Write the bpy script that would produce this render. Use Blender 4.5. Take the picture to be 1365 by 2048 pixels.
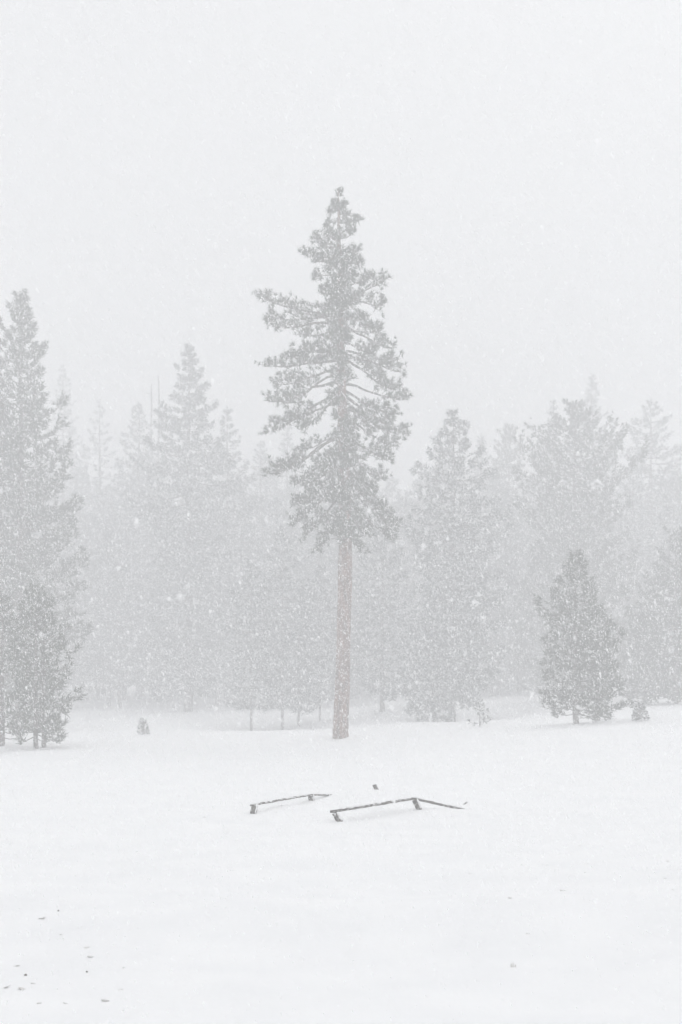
import bpy, math, random
import numpy as np
from mathutils import Vector

for o in list(bpy.data.objects):
    bpy.data.objects.remove(o)
S = bpy.context.scene
COL = S.collection
RNG = np.random.default_rng(7)
random.seed(7)

# ------------------------------------------------------------------ camera
CAMZ, FPX, CX, HY = 2.9, 50 / 36 * 2048, 682.5, 1350.0     # photo pixels: 1365 x 2048
cd = bpy.data.cameras.new('camera')
cam = bpy.data.objects.new('camera', cd)
COL.objects.link(cam)
cam.location = (0, 0, CAMZ)
cam.rotation_euler = (math.radians(90), 0, 0)
cd.sensor_fit = 'VERTICAL'
cd.sensor_height = 36
cd.sensor_width = 24
cd.lens = 50
cd.shift_y = (HY - 1024) / 2048
cd.clip_start = 0.1
cd.clip_end = 3000
cd.dof.use_dof = True
cd.dof.focus_distance = 60
cd.dof.aperture_fstop = 4.0
S.camera = cam

# ------------------------------------------------------------------ sky
SUN_EL, SUN_ROT = math.radians(48), math.radians(25)
w = bpy.data.worlds.new('World')
S.world = w
w.use_nodes = True
nt = w.node_tree
nt.nodes.clear()
sky = nt.nodes.new('ShaderNodeTexSky')
sky.sky_type = 'NISHITA'
sky.sun_disc = False
sky.sun_elevation = SUN_EL
sky.sun_rotation = SUN_ROT
sky.dust_density = 8
sky.air_density = 1.0
hsv = nt.nodes.new('ShaderNodeHueSaturation')
hsv.inputs['Saturation'].default_value = 0.12
hsv.inputs['Value'].default_value = 1.0
mix = nt.nodes.new('ShaderNodeMix')                       # closed cloud deck over the clear sky
mix.data_type = 'RGBA'
mix.inputs[0].default_value = 0.90
mix.inputs[7].default_value = (8.28, 8.36, 8.50, 1)
bg = nt.nodes.new('ShaderNodeBackground')
bg.inputs['Strength'].default_value = 0.10
out = nt.nodes.new('ShaderNodeOutputWorld')
nt.links.new(sky.outputs[0], hsv.inputs['Color'])
nt.links.new(hsv.outputs[0], mix.inputs[6])
nt.links.new(mix.outputs[2], bg.inputs['Color'])
nt.links.new(bg.outputs[0], out.inputs['Surface'])

# ------------------------------------------------------------------ sun behind the cloud deck
sl = bpy.data.lights.new('sun', 'SUN')
sl.energy = 1.0
sl.angle = math.radians(40)
sl.color = (1.0, 0.98, 0.95)
sun = bpy.data.objects.new('sun', sl)
COL.objects.link(sun)
sd = Vector((math.sin(SUN_ROT) * math.cos(SUN_EL), math.cos(SUN_ROT) * math.cos(SUN_EL), math.sin(SUN_EL)))
sun.rotation_euler = sd.to_track_quat('Z', 'Y').to_euler()
sun.location = (0, 0, 60)

# ------------------------------------------------------------------ exposure, sampling
S.view_settings.view_transform = 'Standard'
S.view_settings.look = 'None'
S.view_settings.exposure = 0.0
S.view_settings.gamma = 1.0
S.view_settings.use_curve_mapping = False
S.render.engine = 'CYCLES'
cy = S.cycles
cy.max_bounces = 12
cy.diffuse_bounces = 4
cy.volume_bounces = 8
cy.transparent_max_bounces = 8
cy.use_denoising = True
cy.use_light_tree=False
cy.use_adaptive_sampling = True
cy.adaptive_threshold = 0.02
cy.adaptive_min_samples = 16
HAZE = 0.0107

# ------------------------------------------------------------------ helpers
def obj(name, mesh, parent=None):
    o = bpy.data.objects.new(name, mesh)
    COL.objects.link(o)
    o.parent = parent
    return o

def empty(name, loc=(0, 0, 0)):
    o = bpy.data.objects.new(name, None)
    COL.objects.link(o)
    o.location = loc
    o.empty_display_size = 0.3
    return o

def tag(o, label, cat, group=None):
    o['label'] = label
    o['category'] = cat
    if group:
        o['group'] = group
    return o

def mesh_np(name, V, F, mats, mi=None, smooth=False):
    """V (n,3); F list of arrays of faces (k,3) or (k,4)."""
    me = bpy.data.meshes.new(name)
    V = np.asarray(V, np.float32)
    Fs = [np.asarray(f, np.int32) for f in (F if isinstance(F, list) else [F]) if len(f)]
    loops = np.concatenate([f.ravel() for f in Fs])
    tot = np.concatenate([np.full(len(f), f.shape[1], np.int32) for f in Fs])
    start = np.concatenate([[0], np.cumsum(tot)[:-1]]).astype(np.int32)
    me.vertices.add(len(V))
    me.vertices.foreach_set('co', V.ravel())
    me.loops.add(len(loops))
    me.loops.foreach_set('vertex_index', loops)
    me.polygons.add(len(tot))
    me.polygons.foreach_set('loop_start', start)
    for m in mats:
        me.materials.append(m)
    if mi is not None:
        me.polygons.foreach_set('material_index', np.asarray(mi, np.int32))
    if smooth is not False:
        me.polygons.foreach_set('use_smooth', np.full(len(tot), True) if smooth is True else np.asarray(smooth, bool))
    me.update(calc_edges=True)
    me.validate()
    return me

class Geo:
    """collects vertices and faces with material slots"""
    def __init__(s):
        s.V, s.T, s.Q, s.tm, s.qm, s.n = [], [], [], [], [], 0
    def add(s, V, T=None, Q=None, m=0):
        V = np.asarray(V, float)
        if T is not None and len(T):
            s.T.append(np.asarray(T) + s.n); s.tm.append(np.full(len(T), m))
        if Q is not None and len(Q):
            s.Q.append(np.asarray(Q) + s.n); s.qm.append(np.full(len(Q), m))
        s.V.append(V); s.n += len(V)
    def mesh(s, name, mats, smooth_q=True, smooth_t=False):
        F, mi, sm = [], [], []
        if s.Q:
            q = np.concatenate(s.Q); F.append(q); mi.append(np.concatenate(s.qm)); sm.append(np.full(len(q), smooth_q))
        if s.T:
            t = np.concatenate(s.T); F.append(t); mi.append(np.concatenate(s.tm)); sm.append(np.full(len(t), smooth_t))
        return mesh_np(name, np.concatenate(s.V), F, mats, np.concatenate(mi), np.concatenate(sm))

def tube(geo, pts, rad, n=6, m=0, cap=True):
    pts = np.asarray(pts, float); rad = np.asarray(rad, float)
    k = len(pts)
    tan = np.gradient(pts, axis=0)
    tan /= np.linalg.norm(tan, axis=1)[:, None] + 1e-9
    ref = np.where(np.abs(tan[:, 2:3]) > 0.9, [[1.0, 0, 0]], [[0, 0, 1.0]])
    a = np.cross(tan, ref); a /= np.linalg.norm(a, axis=1)[:, None] + 1e-9
    b = np.cross(tan, a)
    th = np.linspace(0, 2 * math.pi, n, endpoint=False)
    ring = a[:, None, :] * np.cos(th)[None, :, None] + b[:, None, :] * np.sin(th)[None, :, None]
    V = (pts[:, None, :] + ring * rad[:, None, None]).reshape(-1, 3)
    i = np.arange(k - 1)[:, None] * n; j = np.arange(n)[None, :]; j2 = (j + 1) % n
    Q = np.stack([i + j, i + j2, i + n + j2, i + n + j], -1).reshape(-1, 4)
    T = None
    if cap:
        V = np.vstack([V, pts[-1:]])
        e = (k - 1) * n
        T = np.array([[e + q, e + (q + 1) % n, k * n] for q in range(n)])
    geo.add(V, T, Q, m)

def needles(geo, C, AX, size, k, rng, m=0, width=0.10, spread=0.9):
    """k thin needle-spray triangles round every tuft centre C with axis AX"""
    n = len(C)
    if n == 0:
        return
    C = np.repeat(C, k, 0); A = np.repeat(AX, k, 0); L = np.repeat(size, k) * rng.uniform(0.6, 1.15, n * k)
    d = A + rng.normal(0, spread, (n * k, 3))
    d /= np.linalg.norm(d, axis=1)[:, None] + 1e-9
    s = np.cross(d, rng.normal(0, 1, (n * k, 3)))
    s /= np.linalg.norm(s, axis=1)[:, None] + 1e-9
    wd = (L * width)[:, None]
    V = np.stack([C + s * wd, C + d * L[:, None], C - s * wd], 1).reshape(-1, 3)
    geo.add(V, np.arange(n * k * 3).reshape(-1, 3), None, m)

def blob(geo, c, r, rng, m=0, nu=9, nv=6, rough=0.18):
    """lumpy ellipsoid"""
    ph = rng.uniform(0, 6.28, 6)
    V = []
    for i in range(nv + 1):
        t = math.pi * i / nv
        for j in range(nu):
            p = 2 * math.pi * j / nu
            d = np.array([math.sin(t) * math.cos(p), math.sin(t) * math.sin(p), math.cos(t)])
            q = 1 + rough * (math.sin(3 * d[0] + ph[0]) + math.sin(3.4 * d[1] + ph[1]) + math.sin(4 * d[2] + ph[2])) * 0.6
            V.append(np.asarray(c) + d * np.asarray(r) * q)
    Q = [[i * nu + j, (i + 1) * nu + j, (i + 1) * nu + (j + 1) % nu, i * nu + (j + 1) % nu] for i in range(nv) for j in range(nu)]
    geo.add(V, None, Q, m)

# ------------------------------------------------------------------ materials
def mat(name, base, rough=0.9, build=None):
    m = bpy.data.materials.new(name)
    m.use_nodes = True
    b = m.node_tree.nodes['Principled BSDF']
    b.inputs['Base Color'].default_value = (*base, 1)
    b.inputs['Roughness'].default_value = rough
    b.inputs['Specular IOR Level'].default_value = 0.25
    if build:
        build(m.node_tree, b)
    return m

def noise_mix(nt, c1, c2, scale, lo=0.4, hi=0.6, coord='Object', detail=3, sock=None, xyz=None):
    tc = nt.nodes.new('ShaderNodeTexCoord')
    n = nt.nodes.new('ShaderNodeTexNoise')
    n.inputs['Scale'].default_value = scale
    n.inputs['Detail'].default_value = detail
    if xyz:
        mp = nt.nodes.new('ShaderNodeMapping')
        mp.inputs['Scale'].default_value = xyz
        nt.links.new(tc.outputs[coord], mp.inputs[0]); nt.links.new(mp.outputs[0], n.inputs['Vector'])
    else:
        nt.links.new(tc.outputs[coord], n.inputs['Vector'])
    r = nt.nodes.new('ShaderNodeValToRGB')
    r.color_ramp.elements[0].position = lo; r.color_ramp.elements[1].position = hi
    r.color_ramp.elements[0].color = (*c1, 1); r.color_ramp.elements[1].color = (*c2, 1)
    nt.links.new(n.outputs[0], r.inputs[0])
    if sock:
        nt.links.new(r.outputs[0], sock)
    return r, n

def bump(nt, b, src, strength, dist):
    bp = nt.nodes.new('ShaderNodeBump')
    bp.inputs['Strength'].default_value = strength
    bp.inputs['Distance'].default_value = dist
    nt.links.new(src, bp.inputs['Height'])
    nt.links.new(bp.outputs[0], b.inputs['Normal'])

def b_snow(nt, b):
    r, n = noise_mix(nt, (0.88, 0.885, 0.895), (0.93, 0.932, 0.937), 0.9, 0.3, 0.7, 'Object', 5, b.inputs['Base Color'])
    r2, n2 = noise_mix(nt, (0, 0, 0), (1, 1, 1), 14, 0.2, 0.8, 'Object', 4)
    bump(nt, b, r2.outputs[0], 0.35, 0.02)
M_SNOW = mat('snow', (0.91, 0.915, 0.92), 0.85, b_snow)
M_SNOW2 = mat('clump_snow', (0.93, 0.93, 0.935), 0.9)

def leafy(c1, c2, frost, fs):
    def f(nt, b):
        r, n = noise_mix(nt, c1, c2, 1.3, 0.35, 0.65, 'Object', 3)
        fr, n2 = noise_mix(nt, (0, 0, 0), (1, 1, 1), fs, 0.62 - frost, 0.70 - frost * 0.5, 'Object', 2)
        mx = nt.nodes.new('ShaderNodeMix'); mx.data_type = 'RGBA'
        nt.links.new(fr.outputs[0], mx.inputs[0]); nt.links.new(r.outputs[0], mx.inputs[6])
        mx.inputs[7].default_value = (0.72, 0.73, 0.74, 1)          # rime and caught snow on the needles
        nt.links.new(mx.outputs[2], b.inputs['Base Color'])
    return f
M_PINE = mat('pine_needles', (0.06, 0.08, 0.05), 0.8, leafy((0.045, 0.06, 0.035), (0.075, 0.09, 0.058), -0.04, 7))
M_FIR = mat('fir_needles', (0.05, 0.07, 0.06), 0.8, leafy((0.04, 0.058, 0.045), (0.07, 0.09, 0.07), 0.11, 5))

def b_bark(nt, b):
    r, n = noise_mix(nt, (0.095, 0.06, 0.047), (0.26, 0.155, 0.12), 7, 0.35, 0.65, 'Object', 4, None, (1, 1, 0.22))
    fr, n2 = noise_mix(nt, (0, 0, 0), (1, 1, 1), 17, 0.62, 0.76, 'Object', 3, None, (1, 1, 0.4))
    mx = nt.nodes.new('ShaderNodeMix'); mx.data_type = 'RGBA'
    nt.links.new(fr.outputs[0], mx.inputs[0]); nt.links.new(r.outputs[0], mx.inputs[6])
    mx.inputs[7].default_value = (0.75, 0.75, 0.76, 1)              # snow blown into the bark furrows
    nt.links.new(mx.outputs[2], b.inputs['Base Color'])
    bump(nt, b, n.outputs[0], 0.8, 0.05)
M_BARK = mat('pine_bark', (0.2, 0.13, 0.1), 0.95, b_bark)
def b_gbark(nt, b):
    r, n = noise_mix(nt, (0.07, 0.06, 0.052), (0.17, 0.145, 0.13), 8, 0.35, 0.65, 'Object', 3, b.inputs['Base Color'], (1, 1, 0.25))
    bump(nt, b, n.outputs[0], 0.6, 0.04)
M_GBARK = mat('grey_bark', (0.1, 0.09, 0.08), 0.95, b_gbark)
def b_wood(nt, b):
    r, n = noise_mix(nt, (0.035, 0.03, 0.025), (0.15, 0.135, 0.115), 9, 0.35, 0.7, 'Object', 5)
    fr, n2 = noise_mix(nt, (0, 0, 0), (1, 1, 1), 16, 0.64, 0.72, 'Object', 3)
    mx = nt.nodes.new('ShaderNodeMix'); mx.data_type = 'RGBA'
    nt.links.new(fr.outputs[0], mx.inputs[0]); nt.links.new(r.outputs[0], mx.inputs[6])
    mx.inputs[7].default_value = (0.7, 0.7, 0.71, 1)
    nt.links.new(mx.outputs[2], b.inputs['Base Color'])
    bump(nt, b, n.outputs[0], 0.5, 0.01)
M_WOOD = mat('weathered_wood', (0.08, 0.07, 0.06), 0.9, b_wood)
M_CHIP = mat('bark_chip', (0.22, 0.19, 0.16), 0.95, lambda nt, b: noise_mix(nt, (0.50, 0.47, 0.44), (0.85, 0.845, 0.84), 3.2, 0.3, 0.6, 'Object', 3, b.inputs['Base Color']))
M_DARK = mat('dark_cone', (0.13, 0.11, 0.09), 0.9)
M_STRAW = mat('dry_grass', (0.2, 0.17, 0.11), 0.9)

# ------------------------------------------------------------------ ground of snow
_wv = [(RNG.normal(0, 1, 2), RNG.uniform(0, 6.28)) for _ in range(24)]
def sm(x, a, b):
    t = np.clip((x - a) / (b - a), 0, 1)
    return t * t * (3 - 2 * t)
def ground_z(X, Y):
    X = np.asarray(X, float); Y = np.asarray(Y, float)
    tilt = np.interp(X, [-40, -13, -5.6, 0, 7.5, 15, 40], [-0.5, -0.14, -0.02, -0.02, 0.60, 0.88, 1.6])
    z = tilt * sm(Y, 34, 62)
    ridge = np.exp(-((Y - 62) / 7.0) ** 2) * 0.10
    dip = -1.35 * np.exp(-((X + 4.5) / 5.0) ** 2) * np.exp(-((Y - 93) / 10.0) ** 2)
    dip += -0.35 * np.exp(-((X - 8) / 5.0) ** 2) * np.exp(-((Y - 70) / 6.0) ** 2) - 0.85 * np.exp(-((X - 8) / 4.0) ** 2) * np.exp(-((Y - 90) / 9.0) ** 2)
    dip += 0.10 * np.exp(-((X - 0.75) / 0.8) ** 2 - ((Y - 62.8) / 1.0) ** 2) - 0.06 * np.exp(-((X + 0.1) / 0.7) ** 2 - ((Y - 62.3) / 0.6) ** 2)      # drift and scour round the lone trunk
    mound = 0.9 * np.exp(-((X - 5.0) / 3.4) ** 2) * np.exp(-((Y - 104) / 8) ** 2)
    z = z + ridge + dip + mound
    z = z + 0.012 * sm(Y, 90, 160) * (Y - 90)                           # the wood stands on gently rising ground
    n = 0
    for i, (d, p) in enumerate(_wv):
        lam = [9, 6, 4, 2.6, 1.7, 1.1][i % 6]
        d = d / np.hypot(*d) * np.array([0.55, 1.0])
        n = n + [0.06, 0.045, 0.03, 0.018, 0.010, 0.006][i % 6] * 0.5 * np.sin((d[0] * X + d[1] * Y) * 6.283 / lam + p)
    z = z + n * np.clip(1.2 - Y / 120, 0.2, 1)
    # low wind-packed drift edges running across the foreground
    u = Y + 0.33 * X - 21.5 + 0.5 * np.sin(X * 0.7)
    z = z + 0.06 * np.exp(-np.where(u > 0, u / 1.8, u / -0.35)) * sm(-X, 0, 5)
    u = Y + 0.1 * X - 27.0 + 0.4 * np.sin(X * 0.5 + 1)
    z = z + 0.05 * np.exp(-np.where(u > 0, u / 2.2, u / -0.4)) * sm(-X, -1, 4)
    return z

def axis(lo, hi, step, far, grow=1.13):
    c = list(np.arange(lo, hi + 1e-6, step))
    s, p = step, hi
    while p < far[1]:
        s *= grow; p += s; c.append(min(p, far[1]))
    s, p, pre = step, lo, []
    while p > far[0]:
        s *= grow; p -= s; pre.append(max(p, far[0]))
    return np.array(pre[::-1] + c)
gx = axis(-19, 19, 0.2, (-260, 260)); gy = axis(8, 80, 0.2, (-60, 430))
GX, GY = np.meshgrid(gx, gy)
V = np.stack([GX, GY, ground_z(GX, GY)], -1).reshape(-1, 3)
i = np.arange(len(gy) - 1)[:, None] * len(gx); j = np.arange(len(gx) - 1)[None, :]
Q = np.stack([i + j, i + j + 1, i + j + 1 + len(gx), i + j + len(gx)], -1).reshape(-1, 4)
go = obj('snow_ground', mesh_np('snow_ground', V, Q, [M_SNOW], None, True))
go['kind'] = 'structure'

def at(px, py, D):
    return np.array([(px - CX) / FPX * D, D, CAMZ - (py - HY) / FPX * D])
def on_ground(px, py, lo=6, hi=70):
    d = np.linspace(lo, hi, 1500)
    p = (px - CX) / FPX * d
    z = CAMZ - (py - HY) / FPX * d
    k = np.argmax(z <= ground_z(p, d))
    return np.array([p[k], d[k], float(ground_z(p[k], d[k]))])

# ------------------------------------------------------------------ haze: the snow-filled air
hv = np.array([[x, y, z] for x in (-265, 265) for y in (-65, 435) for z in (-4, 44)], float)
hq = np.array([[0, 1, 3, 2], [4, 6, 7, 5], [0, 4, 5, 1], [2, 3, 7, 6], [0, 2, 6, 4], [1, 5, 7, 3]])
mh = bpy.data.materials.new('haze')
mh.use_nodes = True
mh.node_tree.nodes.clear()
pv = mh.node_tree.nodes.new('ShaderNodeVolumePrincipled')
pv.inputs['Color'].default_value = (0.985, 0.988, 0.995, 1)
pv.inputs['Density'].default_value = HAZE
pv.inputs['Anisotropy'].default_value = 0.0
mo = mh.node_tree.nodes.new('ShaderNodeOutputMaterial')
mh.node_tree.links.new(pv.outputs[0], mo.inputs['Volume'])
mh.cycles.homogeneous_volume = True
mh.cycles.volume_sampling = "DISTANCE"
hz = obj('haze', mesh_np('haze', hv, hq, [mh]))
hz['kind'] = 'stuff'
tag(hz, 'pale snow-filled air fading the trees to white', 'haze')

# ------------------------------------------------------------------ the tall lone pine
def build_hero():
    D = 63.0
    b0 = at(681, 1478, D)
    base = np.array(b0)
    root = empty('pine_tree', base)
    tag(root, 'tall lone pine with bare reddish lower trunk standing in the middle of the snowfield', 'tree')
    rng = np.random.default_rng(11)
    s = D / FPX
    # trunk axis in photo pixels: y, x centre, width
    ax = np.array([[1510, 681, 42], [1478, 681, 33.5], [1465, 681.5, 31], [1420, 683, 29], [1300, 687, 28], [1200, 689.5, 27.5], [1100, 691.5, 27], [1000, 690.5, 24.5],
                   [900, 688, 21], [800, 685, 18], [700, 682, 14.5], [600, 680, 11], [500, 678.5, 7.5], [430, 678, 5], [378, 677, 2]])
    def tr(y):                                  # local position on the trunk axis for photo row y
        x = np.interp(-y, -ax[:, 0], ax[:, 1])
        return np.array([(x - 681) * s, 0.0, (1478 - y) * s])
    geo = Geo()
    ys = np.linspace(1510, 377, 110)
    n = 20
    th = np.linspace(0, 2 * math.pi, n, endpoint=False)
    V = []
    ph = rng.uniform(0, 6.28, 8)
    for y in ys:
        c = tr(y); r = np.interp(-y, -ax[:, 0], ax[:, 2]) * s / 2
        z = c[2]
        rr = r * (1 + 0.05 * np.sin(5 * th + ph[0] + 0.35 * z) + 0.04 * np.sin(9 * th + ph[1] - 0.8 * z) + 0.03 * np.sin(3 * th + ph[2] + 1.7 * z) + rng.normal(0, 0.022, n))
        V.append(np.stack([c[0] + rr * np.cos(th), c[1] + rr * np.sin(th), np.full(n, z)], 1))
    V = np.concatenate(V)
    i = np.arange(len(ys) - 1)[:, None] * n; j = np.arange(n)[None, :]; j2 = (j + 1) % n
    geo.add(V, None, np.stack([i + j, i + j2, i + n + j2, i + n + j], -1).reshape(-1, 4))
    obj('trunk', geo.mesh('pine_trunk', [M_BARK]), root)

    def branch(ry, tipx, tipy, az, spread, ntw, up=0.5, lenk=1.0, start=0.35, tuft=0.26):
        """branch from trunk row ry to the photo point tipx, tipy; az: share of depth (y) against the lateral reach"""
        p0 = tr(ry + rng.uniform(-18, 12))
        tipx = tipx - np.sign(tipx - 681) * min(5, 0.3 * abs(tipx - 681)); tipy = tipy + 9
        dx = (tipx - 681) * s - p0[0]; dz = (1478 - tipy) * s - p0[2]
        p3 = p0 + np.array([dx, az * max(abs(dx), 0.6), dz])
        L = np.linalg.norm(p3 - p0)
        start = max(0.18, start - rng.uniform(0.05, 0.22))
        p1 = p0 + (p3 - p0) * 0.35 + np.array([0, 0, rng.uniform(-0.06, 0.12) * L])
        p2 = p0 + (p3 - p0) * 0.75 + np.array([0, 0, -up * 0.22 * L])
        t = np.linspace(0, 1, 10)[:, None]
        P = (1 - t) ** 3 * p0 + 3 * (1 - t) ** 2 * t * p1 + 3 * (1 - t) * t ** 2 * p2 + t ** 3 * p3
        P[1:-1] += np.cumsum(rng.normal(0, 0.028 * L ** 0.5, (8, 3)), 0) * np.linspace(1, 0.3, 8)[:, None]
        g = Geo(); f = Geo()
        r0 = 0.018 + 0.016 * L
        tube(g, P, np.linspace(r0, 0.012, 10), 6)
        C, A, Z = [], [], []
        side = np.cross(P[-1] - P[0], [0, 0, 1.0]); side /= np.linalg.norm(side) + 1e-9
        fwd = (P[-1] - P[0]) / L
        ntw = int(ntw * 1.12)
        for q in range(ntw):
            u = start + (1 - start) * (q + rng.uniform(0, 1)) / ntw
            k = u * 9; a = int(min(k, 8)); pt = P[a] + (P[a + 1] - P[a]) * (k - a)
            sg = rng.choice([-1, 1])
            wl = spread * rng.uniform(0.35, 1.0) * (1.15 - 0.6 * u)
            d = side * sg * rng.uniform(0.1, 0.9) + fwd * rng.uniform(0.1, 0.8) + np.array([0, 0, rng.normal(0.28, 0.38)])
            d /= np.linalg.norm(d)
            e = pt + d * wl + np.array([0, 0, 0.12 * wl])
            m_ = (pt + e) / 2 - np.array([0, 0, 0.08 * wl])
            tube(g, [pt, m_, e], [0.014, 0.011, 0.007], 4, cap=False)
            nt_ = max(2, int(wl / 0.17))
            for v in range(nt_):
                uu = 0.25 + 0.75 * (v + 1) / nt_
                c = pt + (e - pt) * uu + rng.normal(0, 0.07, 3)
                C.append(c); A.append(d * 0.7 + np.array([0, 0, 0.7])); Z.append(tuft * rng.uniform(0.7, 1.15))
        for q in range(3):                     # upturned candle shoots at the outer end
            v = rng.uniform(0.7, 1.0); a = int(min(v * 9, 8)); pt = P[a] + (P[a + 1] - P[a]) * (v * 9 - a)
            e = pt + np.array([rng.normal(0, 0.10), rng.normal(0, 0.10), rng.uniform(0.22, 0.46)]) * min(1.0, 0.45 + L * 0.3)
            tube(g, [pt, (pt + e) / 2 + rng.normal(0, 0.02, 3), e], [0.012, 0.01, 0.007], 4, cap=False)
            for w_ in (0.5, 0.8, 1.0):
                C.append(pt + (e - pt) * w_); A.append(np.array([0, 0, 0.8])); Z.append(tuft * 0.72)
        for v in np.linspace(0.75, 1, 4):      # the branch end itself carries upturned tufts
            a = int(min(v * 9, 8)); C.append(P[a] + (P[a + 1] - P[a]) * (v * 9 - a)); A.append(fwd * 0.6 + np.array([0, 0, 0.9])); Z.append(tuft * 0.9)
        needles(f, np.array(C), np.array(A), np.array(Z), 24, rng, 0, 0.062, 0.8)
        b = obj('branch', g.mesh('pine_branch', [M_GBARK]), root)
        obj('foliage', f.mesh('pine_branch_foliage', [M_PINE]), b)

    def B(ry, tx, ty, az=None, spread=0.8, ntw=10, **k):
        branch(ry, tx, ty, rng.uniform(-0.35, 0.35) if az is None else az, spread, ntw, **k)
    # leader and top whorls
    for (ry, tx, ty) in [(398, 677, 378), (412, 664, 398), (412, 691, 402), (425, 688, 412), (432, 655, 418), (440, 699, 420), (436, 671, 408), (450, 648, 440), (448, 703, 440)]:
        B(ry, tx, ty, spread=0.24, ntw=5, start=0.2, tuft=0.25)
    for (ry, tx, ty, sp, nw, st) in [
        (478, 722, 432, 0.35, 9, 0.45), (470, 712, 455, 0.30, 6, 0.3), (474, 622, 464, 0.35, 8, 0.3), (480, 646, 452, 0.35, 7, 0.2), (500, 638, 480, 0.4, 8, 0.2),
        (535, 603, 494, 0.42, 10, 0.4), (530, 624, 512, 0.45, 9, 0.3), (520, 722, 489, 0.5, 10, 0.35), (528, 729, 518, 0.5, 10, 0.35),
        (560, 624, 540, 0.4, 8, 0.35), (565, 712, 545, 0.45, 8, 0.3), (600, 778, 546, 0.8, 16, 0.4), (590, 750, 548, 0.7, 12, 0.35), (605, 770, 600, 0.7, 14, 0.35),
        (590, 640, 575, 0.5, 8, 0.3), (610, 642, 612, 0.5, 9, 0.2),
        (640, 518, 590, 0.8, 17, 0.5), (645, 536, 622, 0.9, 18, 0.45), (640, 575, 603, 0.7, 13, 0.4), (655, 532, 652, 0.7, 14, 0.55),
        (668, 595, 660, 0.8, 14, 0.35), (690, 600, 690, 0.8, 13, 0.4), (640, 735, 628, 0.6, 10, 0.4),
        (650, 765, 655, 0.8, 14, 0.4), (655, 786, 690, 0.9, 17, 0.45), (680, 752, 700, 0.8, 13, 0.35), (690, 640, 712, 0.7, 11, 0.3),
        (720, 528, 730, 0.8, 16, 0.5), (715, 565, 712, 0.9, 16, 0.4), (705, 590, 712, 0.8, 12, 0.4), (735, 545, 762, 1.0, 19, 0.45), (745, 570, 790, 1.0, 17, 0.45),
        (715, 813, 732, 0.9, 17, 0.5), (705, 790, 720, 0.9, 15, 0.45), (730, 790, 765, 1.0, 17, 0.5), (720, 765, 735, 0.8, 12, 0.4),
        (770, 535, 800, 0.9, 16, 0.55), (785, 528, 848, 1.0, 19, 0.55), (790, 560, 830, 1.0, 17, 0.5), (800, 600, 850, 0.9, 12, 0.5),
        (765, 820, 790, 0.9, 17, 0.5), (780, 800, 815, 1.0, 18, 0.45), (800, 820, 855, 1.0, 18, 0.5), (805, 785, 850, 1.0, 16, 0.45), (830, 752, 850, 0.9, 13, 0.3),
        (850, 800, 880, 1.0, 16, 0.5), (870, 790, 912, 1.0, 17, 0.45), (880, 770, 945, 1.0, 17, 0.4),
        (875, 540, 945, 1.0, 22, 0.6), (870, 560, 935, 0.9, 18, 0.6), (880, 585, 962, 0.9, 14, 0.6), (860, 600, 890, 0.7, 10, 0.5),
        (900, 625, 930, 0.9, 14, 0.35), (930, 615, 965, 1.0, 16, 0.35), (940, 745, 970, 0.9, 13, 0.4),
        (955, 590, 1000, 1.0, 19, 0.4), (970, 588, 1035, 1.1, 21, 0.4), (990, 605, 1065, 1.0, 18, 0.4), (1020, 632, 1092, 0.9, 14, 0.35),
        (960, 765, 1000, 1.1, 18, 0.4), (985, 788, 1032, 1.1, 20, 0.45), (1000, 795, 1065, 1.0, 18, 0.5), (1020, 740, 1060, 0.9, 14, 0.4), (1040, 725, 1090, 0.7, 9, 0.4),
    ]:
        B(ry, tx, ty, spread=sp, ntw=nw, start=st)
    # branches that point toward and away from the camera fill the middle of the crown
    for y in np.arange(500, 1065, 12):
        for sg in (-1, 1):
            reach = np.interp(y, [500, 600, 700, 800, 900, 1000, 1065], [16, 30, 30, 22, 42, 54, 40])
            if rng.uniform() < (0.55 if 690 < y < 870 else 0.15):
                continue
            branch(y, tr(y)[0] / s + 681 + rng.uniform(-1, 1) * reach, y + rng.uniform(-12, 22), sg * rng.uniform(1.6, 3.0), 0.8, int(rng.integers(7, 12)), start=0.2)
    return root
build_hero()

# ------------------------------------------------------------------ other conifers
def trunk_mesh(name, H, r, bend, rng, material, top=1.0):
    g = Geo()
    z = np.linspace(-0.5, H * top, 16)
    u = np.clip(z / H, 0, 1)
    P = np.stack([bend[0] * np.sin(u * 3.0), bend[1] * np.sin(u * 2.3), z], 1)
    P[1:-1, :2] += rng.normal(0, r * 0.12, (14, 2))
    tube(g, P, np.maximum(r * (1 - u) ** 0.8, 0.012), 10)
    return g.mesh(name, [material])

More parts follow.
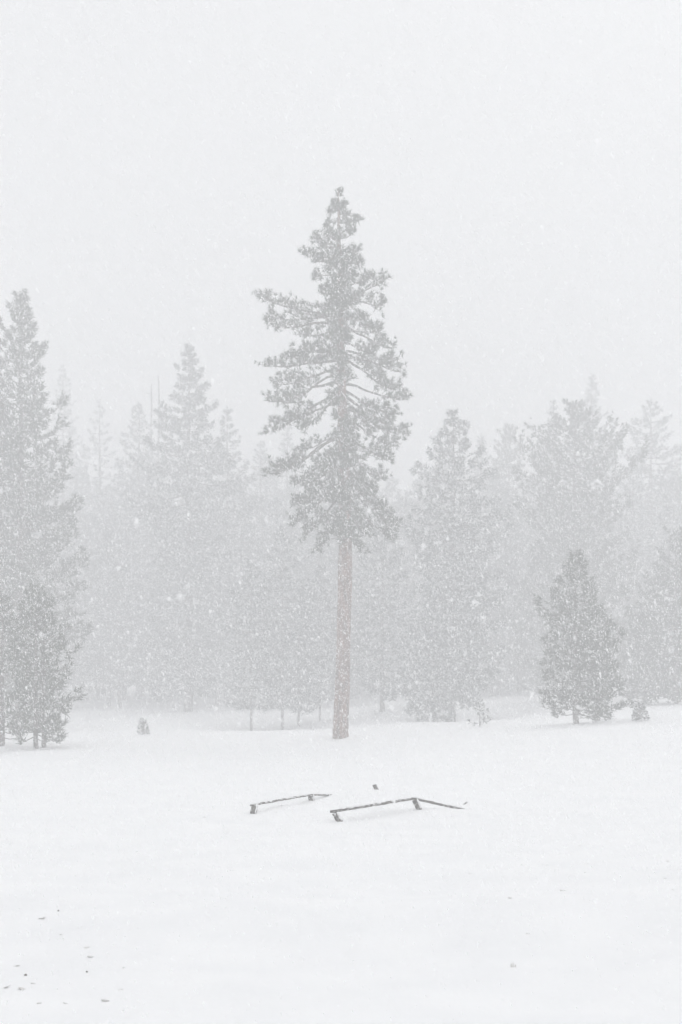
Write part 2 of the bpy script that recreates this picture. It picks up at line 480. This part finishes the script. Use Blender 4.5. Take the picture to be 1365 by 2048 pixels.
def crown_mesh(name, H, R, rng, base=0.12, kind='pine', nbr=110, droop=0.15, dens=1.0, tuft=0.36, snow=0.0, gap=0.0, wk=2.3, nk=14, nw=0.085):
    """branch wood, needle sprays and a little caught snow, as one crown"""
    g = Geo()
    C, A, Z = [], [], []
    ga = 2.399963
    lob = rng.uniform(0, 6.28, 4)
    bough = rng.uniform(0.62, 1.22, (64, 5))                              # some boughs reach out, others stay short
    for q in range(nbr):
        u = (q + 0.5) / nbr
        h = base + (0.985 - base) * (u ** 0.92)
        if kind == 'fir' and H > 4:                                       # firs carry their boughs in tiers
            h = min(0.985, (round(h * H / 0.62) * 0.62 + rng.normal(0, 0.07)) / H)
        v = max(0.0, (h - base) / (1 - base))
        prof = min(1.0, (1 - v) * wk + 0.01) ** 1.0 * (0.68 + 0.32 * min(1, v / 0.18)) * 1.12
        az = q * ga + rng.normal(0, 0.25)
        lump = 1 + 0.20 * math.sin(2 * az + lob[0] + 9 * h) + 0.15 * math.sin(3 * az + lob[1] - 14 * h)
        L = R * prof * rng.uniform(0.78, 1.06) * lump * bough[int(h * H / min(0.8, H / 10)) % 64, int(az / 6.2832 * 5) % 5] + 0.10
        if rng.uniform() < gap:
            continue
        el = ((0.75 if kind == 'pine' else 0.35) * v ** 2 - droop * (1 - v)) + rng.normal(0, 0.10)
        d = np.array([math.cos(az), math.sin(az), 0])
        tip_up = 0.18 if kind == 'pine' else 0.07
        t = np.linspace(0, 1, 6)
        P = np.array([0, 0, h * H]) + d * (L * t)[:, None] + np.array([0, 0, 1]) * (L * (el * t - 0.10 * np.sin(t * 3.14) + tip_up * t ** 3))[:, None]
        tube(g, P, np.linspace(0.012 + 0.012 * L, 0.008, 6), 4, 0, cap=False)
        side = np.array([-d[1], d[0], 0])
        n = max(3, int(dens * (3 + 5.2 * L)))
        uu = 0.16 + 0.84 * np.sqrt(rng.uniform(0, 1, n))
        uu[0] = 1.0; uu[1] = 0.93
        k = np.minimum((uu * 5).astype(int), 4); fr = uu * 5 - k
        pt = P[k] + (P[k + 1] - P[k]) * fr[:, None]
        wid = 0.34 * L * (1.1 - uu * 0.9)
        off = side * (rng.uniform(-1, 1, n) * wid)[:, None]
        vert = rng.normal(0.05 if kind == 'pine' else -0.03, 0.10 if kind == 'pine' else 0.07, n) * (0.6 + 0.5 * L)
        C.append(pt + off + np.array([0, 0, 1]) * vert[:, None])
        aa = d * 0.9 + side * (rng.uniform(-0.6, 0.6, n))[:, None] + np.array([0, 0, 0.75 if kind == 'pine' else 0.1])
        A.append(aa); Z.append(tuft * rng.uniform(0.7, 1.2, n) * (0.75 + 0.25 * (1 - v)))
        if snow and L > 0.8 and rng.uniform() < snow:
            a = rng.uniform(0.5, 0.95); kk = int(a * 5 - 1e-6)
            c = P[kk] + (P[kk + 1] - P[kk]) * (a * 5 - kk)
            blob(g, c + np.array([0, 0, 0.07]), (rng.uniform(0.12, 0.28), rng.uniform(0.10, 0.22), rng.uniform(0.05, 0.10)), rng, 2, 7, 4)
    # leader
    C.append(np.stack([np.zeros(6), np.zeros(6), np.linspace(0.96, 1.0, 6) * H - 0.8 * tuft], 1)); A.append(np.tile([0, 0, 1.0], (6, 1))); Z.append(np.full(6, tuft * 0.8))
    C = np.concatenate(C); A = np.concatenate(A); Z = np.concatenate(Z)
    needles(g, C, A, Z, nk, rng, 1, nw, 0.62)
    return g.mesh(name, [M_GBARK, M_PINE if kind == 'pine' else M_FIR, M_SNOW2])

def tree(name, label, px, top_y, D, halfw_px, kind='pine', base=0.10, seed=0, group=None, trunk_r=None, base_y=None, nbr=None, bend=0.0, clumps=(), **k):
    """px: photo column of the stem; top_y: photo row of the tip; D: metres away; halfw_px: crown half width in photo pixels"""
    rng = np.random.default_rng(1000 + seed)
    if base_y:
        D = on_ground(px, base_y, 40, 110)[1]
    X = (px - CX) / FPX * D
    gz = float(ground_z(X, D))
    H = CAMZ - (top_y - HY) / FPX * D - gz
    R = halfw_px / FPX * D
    root = empty(name, (X, D, gz))
    root.rotation_euler.z = rng.uniform(0, 6.28)
    tag(root, label, 'tree', group)
    r = trunk_r or 0.06 + H * 0.010
    obj('trunk', trunk_mesh(name + '_trunk', H - 0.3 if H > 3 else H, r, (bend, bend * 0.4), rng, M_GBARK), root)
    nb = nbr or int(30 + H * 6.5)
    if D > 70 and H > 5:                                               # farther trees: fewer, larger sprays, packed closer
        k['nk'] = 11; k['nw'] = 0.10; k['tuft'] = 0.44; k['dens'] = 1.5 * k.get('dens', 1.0)
    obj('crown', crown_mesh(name + '_crown', H, R, rng, base, kind, nb, **k), root)
    for (cx, cy, wx, hz_) in clumps:                                  # big pillows of snow caught on the boughs
        g = Geo()
        c = at(cx, cy, D) - np.array([X, D, gz]) + np.array([0, -R * 0.75 * (1 - min(1, abs(cx - px) / halfw_px) ** 2) ** 0.5 - 0.25, 0])
        sc_ = D / FPX
        for q in range(6):
            o_ = rng.normal(0, 0.30, 3) * np.array([wx * sc_, 0.2, hz_ * sc_])
            blob(g, o_, (wx * sc_ * rng.uniform(0.15, 0.32), 0.18, hz_ * sc_ * rng.uniform(0.15, 0.32)), rng, 0, 9, 6, 0.4)
        so = obj('snow_clump', g.mesh('snow_clump', [M_SNOW2]), root)
        a = -root.rotation_euler.z
        so.location = (c[0] * math.cos(a) - c[1] * math.sin(a), c[0] * math.sin(a) + c[1] * math.cos(a), c[2])
        so.rotation_euler.z = a
    return root

# left edge
tree('pine_tree', 'tall dense pine rising at the left edge of the photo', 42, 578, 82, 106, 'pine', 0.06, 1, nbr=240, dens=1.2, wk=2.0, gap=0.08, snow=0.05, droop=0.05)
tree('pine_tree', 'tall pine cut by the left edge behind the tallest one there', -40, 640, 98, 90, 'pine', 0.06, 2, nbr=150)
tree('young_pine', 'young pine with slim trunk, left one of the twin stems at the left', 72, 1175, 57, 58, 'pine', 0.06, 3, trunk_r=0.10, dens=1.0, nbr=85, gap=0.28, wk=2.2)
tree('young_pine', 'young pine with slim trunk, right one of the twin stems at the left', 88, 1225, 57.6, 58, 'pine', 0.07, 4, trunk_r=0.10, dens=1.0, nbr=75, gap=0.28, wk=2.2)
tree('young_pine', 'young bushy pine cut off by the left edge of the photo', 5, 1190, 59.5, 60, 'pine', 0.05, 5, dens=1.0, nbr=75, gap=0.2)
# left of the lone pine
tree('fir_tree', 'pointed dense fir, tallest one between the left edge and the lone pine', 378, 682, 114, 88, 'fir', 0.05, 6, nbr=270, dens=1.45, wk=2.5, clumps=((385, 1178, 14, 14), (397, 1206, 12, 10)))
tree('fir_tree', 'faint narrow fir with clear spire in the gap right of the tall left pine', 200, 795, 165, 62, 'fir', 0.05, 7, nbr=120)
tree('fir_tree', 'ghostly tall conifer barely showing through the fog beside the tall left pine', 127, 725, 178, 48, 'fir', 0.05, 8)
tree('fir_tree', 'faint fir left of the two bare dead snags', 278, 798, 148, 58, 'fir', 0.05, 9, nbr=190, dens=1.3, wk=2.8)
tree('fir_tree', 'blunt topped fir just right of the tall pointed fir', 455, 810, 130, 54, 'fir', 0.05, 10, nbr=180, dens=1.3, wk=2.8)
tree('fir_tree', 'faint low fir between the blunt topped fir and the lone pine', 522, 878, 156, 44, 'fir', 0.05, 11)
tree('fir_tree', 'faint fir seen through the lone pine lower left branches', 575, 845, 168, 46, 'fir', 0.05, 12)
# slim trees in the hollow left of the lone pine
for i, (px, ty, hw, tr_, what) in enumerate([(503, 1120, 46, 0.11, 'farthest left of the slim trees in the hollow before the lone pine'),
                                             (565, 1050, 52, 0.12, 'middle and tallest of the slim trees in the hollow before the lone pine'),
                                             (598, 1170, 42, 0.10, 'third slim tree in the hollow, just left of the lone pine trunk'),
                                             (640, 1130, 44, 0.09, 'slim tree in the hollow closest to the left side of the lone pine trunk')]):
    tree('young_fir', what, px, ty, 98 + i * 1.3, hw, 'fir', 0.13, 20 + i, trunk_r=tr_ * 0.85, dens=1.1, nbr=90)
tree('fir_tree', 'broad misty fir low behind the slim hollow trees', 470, 1010, 128, 60, 'fir', 0.03, 25, nbr=120)
# right of the lone pine
tree('fir_tree', 'snow-flecked fir with thick trunk just right of the lone pine', 905, 816, 91, 88, 'fir', 0.06, 30, nbr=230, dens=1.15, trunk_r=0.24, bend=-0.2, droop=0.1, wk=2.6, snow=0.08,
     clumps=((940, 1206, 18, 18), (962, 1241, 16, 12), (895, 1260, 15, 9), (927, 1306, 14, 12), (900, 1055, 16, 8), (873, 1093, 10, 9), (985, 1208, 12, 8)))
tree('young_fir', 'small bushy fir at the left foot of the snow-flecked fir', 868, 1240, 90, 46, 'fir', 0.07, 31, nbr=70, dens=1.2)
tree('fir_tree', 'fir half hidden directly behind the right side of the lone pine trunk', 765, 1030, 98, 60, 'fir', 0.10, 32, nbr=120, dens=1.0)
tree('fir_tree', 'faint pointed fir right of the snow-flecked fir', 963, 864, 160, 46, 'fir', 0.05, 33)
tree('fir_tree', 'faint round topped conifer in the gap between the two large right firs', 1018, 846, 144, 54, 'pine', 0.05, 34, wk=3.4, nbr=180, dens=1.3)
tree('fir_tree', 'thin faint fir top at the left shoulder of the wide right conifer', 1107, 796, 142, 42, 'fir', 0.05, 35)
tree('pine_tree', 'wide round shouldered conifer, largest tree on the right', 1150, 803, 106, 112, 'pine', 0.04, 36, nbr=230, dens=1.2, wk=3.0, droop=0.0, gap=0.06)
tree('fir_tree', 'pale tall spire rising behind the wide right conifer', 1185, 742, 160, 60, 'fir', 0.05, 37)
tree('fir_tree', 'pale broad cone shaped fir near the right edge', 1302, 795, 144, 84, 'fir', 0.05, 38, nbr=200, dens=1.3, wk=2.8)
tree('pine_tree', 'dense darker conifer cut off by the right edge', 1352, 1060, 90, 84, 'pine', 0.03, 39, nbr=120, dens=1.0, wk=1.8, gap=0.1)
tree('young_pine', 'dark bushy young pine, nearest tree on the right', 1152, 1108, 63, 76, 'pine', 0.035, 40, nbr=125, dens=1.4, gap=0.14, trunk_r=0.13, snow=0.12, droop=0.0, wk=1.45)
tree('young_pine', 'smaller young pine touching the right side of the nearest right pine', 1196, 1215, 66, 44, 'pine', 0.03, 41, nbr=70, dens=1.2)
tree('young_pine', 'low bushy conifer between the young right pine and the right edge', 1290, 1230, 92, 52, 'pine', 0.03, 42, nbr=80)
tree('fir_tree', 'misty fir filling the gap left of the young right pine', 1040, 1040, 130, 58, 'fir', 0.03, 43, nbr=120)
# saplings
tree('fir_sapling', 'tiny fir sapling alone on the open snow at left', 287, 1437, 70, 9, 'fir', 0.04, 50, base_y=1470, wk=1.05, nbr=46, tuft=0.12, trunk_r=0.012, nw=0.055, nk=14, dens=1.1)
tree('fir_sapling', 'small sapling at the right foot of the snow-flecked fir', 960, 1408, 77, 16, 'pine', 0.05, 51, base_y=1453, wk=1.3, nbr=22, tuft=0.18, trunk_r=0.025, gap=0.3)
tree('fir_sapling', 'small sapling beside the dense conifer at the right edge', 1280, 1408, 79, 13, 'fir', 0.04, 52, base_y=1441, wk=1.2, nbr=44, tuft=0.11, trunk_r=0.015, nw=0.16)

# two dead snags
def snag(px, ty, D, label, seed):
    rng = np.random.default_rng(seed)
    X = (px - CX) / FPX * D; gz = float(ground_z(X, D)); H = CAMZ - (ty - HY) / FPX * D - gz
    root = empty('dead_tree', (X, D, gz))
    tag(root, label, 'tree')
    g = Geo()
    z = np.linspace(-0.5, H, 14)
    tube(g, np.stack([rng.normal(0, 0.03, 14), rng.normal(0, 0.03, 14), z], 1), np.linspace(0.22, 0.08, 14), 8)
    obj('trunk', g.mesh('snag_trunk', [M_GBARK]), root)
    for q in range(12):
        g = Geo(); h = H * rng.uniform(0.45, 0.98); a = rng.uniform(0, 6.28); L = rng.uniform(0.4, 1.1)
        tube(g, [[0, 0, h], [math.cos(a) * L * 0.6, math.sin(a) * L * 0.6, h + 0.02], [math.cos(a) * L, math.sin(a) * L, h + rng.uniform(-0.25, 0.1)]], [0.05, 0.035, 0.015], 5)
        obj('branch', g.mesh('snag_branch', [M_GBARK]), root)
snag(303, 768, 158, 'bare dead trunk, left and shorter of the two snags', 61)
snag(318, 752, 160, 'bare dead trunk, right and taller of the two snags', 62)

# the wood behind: individuals copied from six built trees
protos = []
for q in range(6):
    rng = np.random.default_rng(300 + q)
    H = 18.0
    tm_ = trunk_mesh('wood_tree_trunk', H, 0.2, (rng.normal(0, 0.15), 0.1), rng, M_GBARK)
    cm_ = crown_mesh('wood_tree_crown', H, [2.3, 2.7, 2.1, 3.0, 2.5, 2.8][q], rng, [0.08, 0.16, 0.11, 0.07, 0.18, 0.12][q], 'fir' if q % 3 else 'pine', 140, dens=1.3, tuft=0.46, nk=10, nw=0.11, wk=2.0)
    protos.append((tm_, cm_))
rng = np.random.default_rng(77)
row = []
fade = {128: 'soft grey', 142: 'pale grey', 158: 'faint', 178: 'barely visible'}
marks = [(90, 'behind the tall left pine'), (165, 'just right of the tall left pine'), (240, 'beside the faint narrow spire at left'), (330, 'behind the two dead snags'),
         (400, 'behind the tall pointed fir'), (480, 'behind the blunt topped fir'), (545, 'behind the leftmost slim hollow tree'), (620, 'left of the lone pine trunk'),
         (715, 'straight behind the lone pine trunk'), (800, 'right of the lone pine trunk'), (870, 'left of the snow-flecked fir'), (935, 'behind the snow-flecked fir'),
         (1010, 'right of the snow-flecked fir'), (1085, 'left of the wide right conifer'), (1150, 'behind the wide right conifer, left half'),
         (1215, 'behind the wide right conifer, right half'), (1290, 'right of the wide right conifer'), (9999, 'by the right edge')]
for D, n, span, t0, t1 in [(128, 20, 34, 985, 1100), (142, 22, 38, 930, 1060), (158, 24, 42, 905, 1010), (178, 22, 47, 895, 990)]:
    for q in range(n):
        X = -span + 2 * span * (q + rng.uniform(0.1, 0.9)) / n
        Y = D + rng.uniform(-5, 5)
        px = CX + X / Y * FPX
        if not -70 < px < 1435:
            continue
        row.append((X, Y, rng.uniform(t0, t1), fade[D], next(w_ for lim, w_ in marks if px < lim)))
for (X, Y, ty, fd, mk) in row:
    tm_, cm_ = protos[int(rng.integers(6))]
    gz = float(ground_z(X, Y)); H = CAMZ - (ty - HY) / FPX * Y - gz
    k = H / 18.0
    root = empty('fog_conifer', (X, Y, gz))
    root.scale = (k * rng.uniform(0.95, 1.3),) * 2 + (k,)
    root.rotation_euler.z = rng.uniform(0, 6.28)
    tag(root, fd + ' background conifer in the fog ' + mk, 'tree', 'fog-faded conifers of the far tree line')
    obj('trunk', tm_, root); obj('crown', cm_, root)

# ------------------------------------------------------------------ the half-buried footbridge handrails
def beam(geo, a, b, wd, ht, up=(0, 0, 1), rng=None, m=0, nseg=10, jit=0.004):
    a = np.asarray(a, float); b = np.asarray(b, float)
    d = (b - a) / np.linalg.norm(b - a)
    s_ = np.cross(d, up); s_ /= np.linalg.norm(s_); u_ = np.cross(s_, d)
    c = 0.12
    prof = [(-.5 + c * .5, -.5), (.5 - c * .5, -.5), (.5, -.5 + c), (.5, .5 - c), (.5 - c * .5, .5), (-.5 + c * .5, .5), (-.5, .5 - c), (-.5, -.5 + c)]
    n = len(prof); V = []
    for q in range(nseg + 1):
        p = a + (b - a) * q / nseg
        for (x, y) in prof:
            e = rng.normal(0, jit, 2)
            V.append(p + s_ * (x * wd + e[0]) + u_ * (y * ht + e[1]))
    Q = [[q * n + r, q * n + (r + 1) % n, (q + 1) * n + (r + 1) % n, (q + 1) * n + r] for q in range(nseg) for r in range(n)]
    V.append(a); V.append(b); k = len(V)
    T = [[(r + 1) % n, r, k - 2] for r in range(n)] + [[nseg * n + r, nseg * n + (r + 1) % n, k - 1] for r in range(n)]
    geo.add(V, T, Q, m)

def rail_thing(label, A, Bp, Cp, posts, seed, wd=0.075, ht=0.046):
    rng = np.random.default_rng(seed)
    base = np.array([Bp[0], Bp[1], float(ground_z(Bp[0], Bp[1]))])
    root = empty('wooden_handrail', base)
    tag(root, label, 'handrail')
    for (p, q) in ((A, Bp), (Bp, Cp)):
        g = Geo(); dirn = (q - p) / np.linalg.norm(q - p)
        e0 = p - base - (dirn * 0.04 if p is A else -dirn * 0.005); e1 = q - base - (dirn * 0.005 if q is Bp else 0)
        beam(g, e0, e1, wd, ht, rng=rng, nseg=22, jit=0.003)
        bm_ = obj('rail', g.mesh('handrail_beam', [M_WOOD], False), root)
        n = 26
        for r in range(n):                                            # crust of snow along the top of the rail
            if rng.uniform() < 0.4:
                t = (r + rng.uniform(0, 1)) / n
                g = Geo()
                blob(g, (0, 0, 0), (0.05 + rng.uniform(0, 0.05), wd * 0.42, rng.uniform(0.010, 0.022)), rng, 0, 8, 4)
                so = obj('snow_crust', g.mesh('snow_crust', [M_SNOW2]), bm_)
                so.location = e0 + (e1 - e0) * t + np.array([0, 0, ht * 0.5 + 0.004])
    for (top, foot, sz) in posts:
        g = Geo()
        d = foot - top
        beam(g, top - base - d * 0.02, foot - base + d * 1.3, sz, sz, up=(0.55, 0.83, 0), rng=rng, nseg=8, jit=0.003)
        po = obj('post', g.mesh('handrail_post', [M_WOOD], False), root)
        s_ = np.array([0.78, -0.35, 0.45]) * sz * 0.56
        for r in range(5):
            t = 0.15 + 0.85 * r / 5
            g = Geo()
            blob(g, (0, 0, 0), (0.02, 0.035, 0.035), rng, 0, 8, 5)
            so = obj('snow_crust', g.mesh('snow_crust', [M_SNOW2]), po)
            so.location = top - base + d * t + s_ + rng.normal(0, 0.004, 3)

g1 = on_ground(680, 1643); g2 = on_ground(839, 1619); D1, D2 = g1[1], g2[1]
A = at(666, 1623, D1); Bp = at(828, 1597, D2)
hd = (Bp - A)[:2] / np.linalg.norm((Bp - A)[:2])
def far_end(Bp, hd, px, py):
    t = ((px - CX) / FPX * Bp[1] - Bp[0]) / (hd[0] - (px - CX) / FPX * hd[1])
    e = at(px, py, Bp[1] + t * hd[1])
    e[2] = min(e[2], float(ground_z(e[0], e[1])) + 0.012)                        # the rail dives into the snow here
    return e
Cp = far_end(Bp, hd, 916, 1608)
rail_thing('nearer wooden handrail with two leaning posts poking out of the deep snow', A, Bp, Cp + (Cp - Bp) * 0.45,
           [(at(670, 1626, D1), at(680, 1643, D1), 0.09), (at(830, 1600, D2), at(839, 1619, D2), 0.09)], 91)
g3 = on_ground(508, 1627); g4 = on_ground(622, 1601); D3, D4 = g3[1], g4[1]
A2 = at(505, 1610, D3); B2 = at(622, 1589.5, D4)
hd2 = (B2 - A2)[:2] / np.linalg.norm((B2 - A2)[:2])
C2 = far_end(B2, hd2, 676, 1590.5)
rail_thing('farther wooden handrail on the left, sinking into the snow', A2, B2, C2 + (C2 - B2) * 0.45,
           [(at(510, 1612, D3), at(507, 1627, D3), 0.10), (at(623, 1592, D4), at(624, 1601, D4), 0.11)], 92, 0.065, 0.034)

# the top of another buried post, and a twig at the rail end
def stub(px, py, label, seed):
    rng = np.random.default_rng(seed)
    p = on_ground(px, py)
    root = empty('post_stub', p)
    tag(root, label, 'post')
    g = Geo()
    beam(g, np.array([0.16, 0.05, -0.30]), np.array([-0.05, 0, 0.12]), 0.09, 0.09, up=(0, 1, 0.2), rng=rng, nseg=4, jit=0.005)
    po = obj('post', g.mesh('post_stub', [M_WOOD], False), root)
    g = Geo()
    for q in range(3):
        blob(g, np.array([-0.03 + 0.03 * q, -0.01, 0.13 - 0.04 * q]), (0.03, 0.04, 0.02), rng, 0, 7, 4)
    obj('snow_crust', g.mesh('snow_crust', [M_SNOW2]), root)
stub(753, 1579, 'tip of a buried wooden post behind the nearer handrail', 93)
p = on_ground(931, 1609)
root = empty('broken_twig', p)
tag(root, 'bent twig tip poking from the snow at the right end of the nearer handrail', 'twig')
g = Geo(); tube(g, [[-0.10, 0, -0.1], [-0.05, 0, 0.0], [0.0, 0, 0.02], [0.03, 0, 0.07]], [0.014, 0.013, 0.012, 0.006], 6); obj('stem', g.mesh('twig_stem', [M_WOOD]), root)
g = Geo(); tube(g, [[0.0, 0, 0.02], [0.04, 0.01, 0.035], [0.06, 0.01, 0.06]], [0.010, 0.008, 0.004], 5); obj('side_shoot', g.mesh('twig_shoot', [M_WOOD]), root)

# ------------------------------------------------------------------ litter on the near snow
def chip_mesh(seed, mtl):
    rng = np.random.default_rng(seed); g = Geo()
    blob(g, (0, 0, 0), (0.5, 0.36, 0.10), rng, 0, 12, 7, 0.45)
    return g.mesh('bark_flake', [mtl])
chips = [chip_mesh(s, M_CHIP) for s in (1, 2, 3, 4)]
def lay(name, me, px, py, wpx, label, cat, group=None, sink=0.3, tilt=0.25):
    p = on_ground(px, py, 5, 60); k = wpx / FPX * p[1]
    o = obj(name, me); o.scale = (k, k, k); o.location = p + np.array([0, 0, k * 0.10 * (1 - 2 * sink)])
    o.rotation_euler = (random.uniform(-tilt, tilt), random.uniform(-tilt, tilt), random.uniform(-0.5, 0.5))
    return tag(o, label, cat, group)
lay('bark_flake', chips[0], 14, 1977, 14, 'darkest bark flake on the snow at the far lower left', 'bark flake', sink=-0.2, tilt=0.5)
lay('bark_flake', chips[1], 211, 2004, 18, 'pale oval bark flake on the snow near the bottom edge', 'bark flake', sink=0.1)
lay('bark_flake', chips[2], 180, 1916, 14, 'bark flake lying above the small dark cone scale', 'bark flake', sink=0.1)
lay('bark_flake', chips[3], 85, 1838, 14, 'topmost bark flake on the lower left snow', 'bark flake', sink=0.1)
lay('bark_flake', chips[0], 46, 1980, 16, 'pale flat bark flake right beside the darkest one', 'bark flake', sink=0.25)
for q, (px, py, wd) in enumerate([(68, 1968, 9), (79, 2008, 11), (131, 2008, 10), (34, 1932, 11), (174, 1896, 10), (122, 1870, 7), (247, 1936, 7), (242, 1980, 9)]):
    lay('bark_flake', chips[q % 4], px, py, wd, 'small pale bark flake nearly sunk in the lower left snow', 'bark flake', 'small bark flakes on the lower left snow', 0.32)
lay('bark_flake', chips[1], 1021, 1797, 9, 'tan bark flake, left of the pair on the right foreground snow', 'bark flake', sink=0.1)
lay('bark_flake', chips[2], 1125, 1782, 10, 'grey bark flake, right of the pair on the right foreground snow', 'bark flake', sink=0.2)
for q, (px, py, wd) in enumerate([(1095, 1731, 6), (1176, 1728, 6), (1170, 1746, 5), (1330, 1757, 7), (1337, 1723, 6), (1306, 1716, 4), (1346, 1780, 6), (941, 1748, 6), (1160, 1692, 6), (1055, 1868, 6)]):
    lay('bark_flake', chips[q % 4], px, py, wd, 'tiny bark speck on the right foreground snow', 'bark flake', 'bark specks on the right foreground snow', 0.32)
def cone_scale(px, py, wpx, label):
    g = Geo(); blob(g, (0, 0, 0), (0.5, 0.35, 0.45), np.random.default_rng(int(px)), 0, 9, 6, 0.4)
    lay('cone_scale', g.mesh('cone_scale', [M_DARK]), px, py, wpx, label, 'cone scale', sink=-1.0)
cone_scale(51, 1953, 5, 'small black cone scale above the darkest bark flake')
cone_scale(175, 1946, 4, 'small dark cone scale below a bark flake at lower left')
cone_scale(117, 1823, 3, 'tiny dark speck of cone above the left bark flakes')
p = on_ground(1027, 1936)
root = empty('grass_tuft', p)
tag(root, 'three thin dry grass stems poking from the right foreground snow', 'grass')
for q, (dx, hh) in enumerate(((-0.022, 0.045), (-0.002, 0.05), (0.02, 0.03))):
    g = Geo(); tube(g, [[dx, 0, -0.05], [dx, 0, hh * 0.5], [dx + 0.003, 0, hh]], [0.0035, 0.003, 0.0012], 5)
    obj('stem', g.mesh('grass_stem', [M_STRAW]), root)

# ------------------------------------------------------------------ falling snow
def flakes():
    rng = np.random.default_rng(5)
    P = []
    # boxes of air: x half width, y range, z top, flakes per cubic metre
    for (hw, y0, y1, zt, den) in [(3.5, 3, 8, 7, 12), (6, 8, 15, 11, 30), (8.5, 15, 25, 16, 125), (11.5, 25, 36, 20, 110), (15, 36, 44, 25, 20)]:
        n = int(2 * hw * (y1 - y0) * zt * den)
        P.append(np.stack([rng.uniform(-hw, hw, n), rng.uniform(y0, y1, n), rng.uniform(0, zt, n)], 1))
    P = np.concatenate(P)
    n = len(P)
    P[:, 2] += ground_z(P[:, 0], P[:, 1]) + 0.02
    r = np.clip(rng.lognormal(math.log(0.0043), 0.36, n), 0.002, 0.0095)
    fall = np.array([0.28, 0.0, -1.0]) + rng.normal(0, 0.25, (n, 3))     # ragged clumps, a little longer along the fall
    fall /= np.linalg.norm(fall, axis=1)[:, None]
    a = np.cross(fall, rng.normal(0, 1, (n, 3))); a /= np.linalg.norm(a, axis=1)[:, None]
    b = np.cross(fall, a)
    e = rng.uniform(1.1, 2.8, n)
    c = lambda k: (rng.uniform(0.75, 1.25, n) * r * k)[:, None]
    # one ragged sliver of ice per flake
    V = np.stack([P + fall * c(1.1 * e), P + a * c(1.0) - fall * c(0.6 * e), P - a * c(1.0) - fall * c(0.8 * e)], 1).reshape(-1, 3)
    T = np.arange(n * 3).reshape(-1, 3)
    m = bpy.data.materials.new('snowflake'); m.use_nodes = True
    nt = m.node_tree; nt.nodes.clear()
    df = nt.nodes.new('ShaderNodeBsdfDiffuse'); df.inputs[0].default_value = (0.985, 0.985, 0.988, 1)
    tl = nt.nodes.new('ShaderNodeBsdfTranslucent'); tl.inputs[0].default_value = (0.985, 0.985, 0.988, 1)
    mx = nt.nodes.new('ShaderNodeMixShader'); mx.inputs[0].default_value = 0.5
    o_ = nt.nodes.new('ShaderNodeOutputMaterial')
    nt.links.new(df.outputs[0], mx.inputs[1]); nt.links.new(tl.outputs[0], mx.inputs[2]); nt.links.new(mx.outputs[0], o_.inputs[0])
    fo = obj('falling_snow', mesh_np('falling_snow', V, T, [m]))
    fo['kind'] = 'stuff'
    tag(fo, 'dense white snowflakes falling through the air in front of the trees', 'snowfall')
flakes()
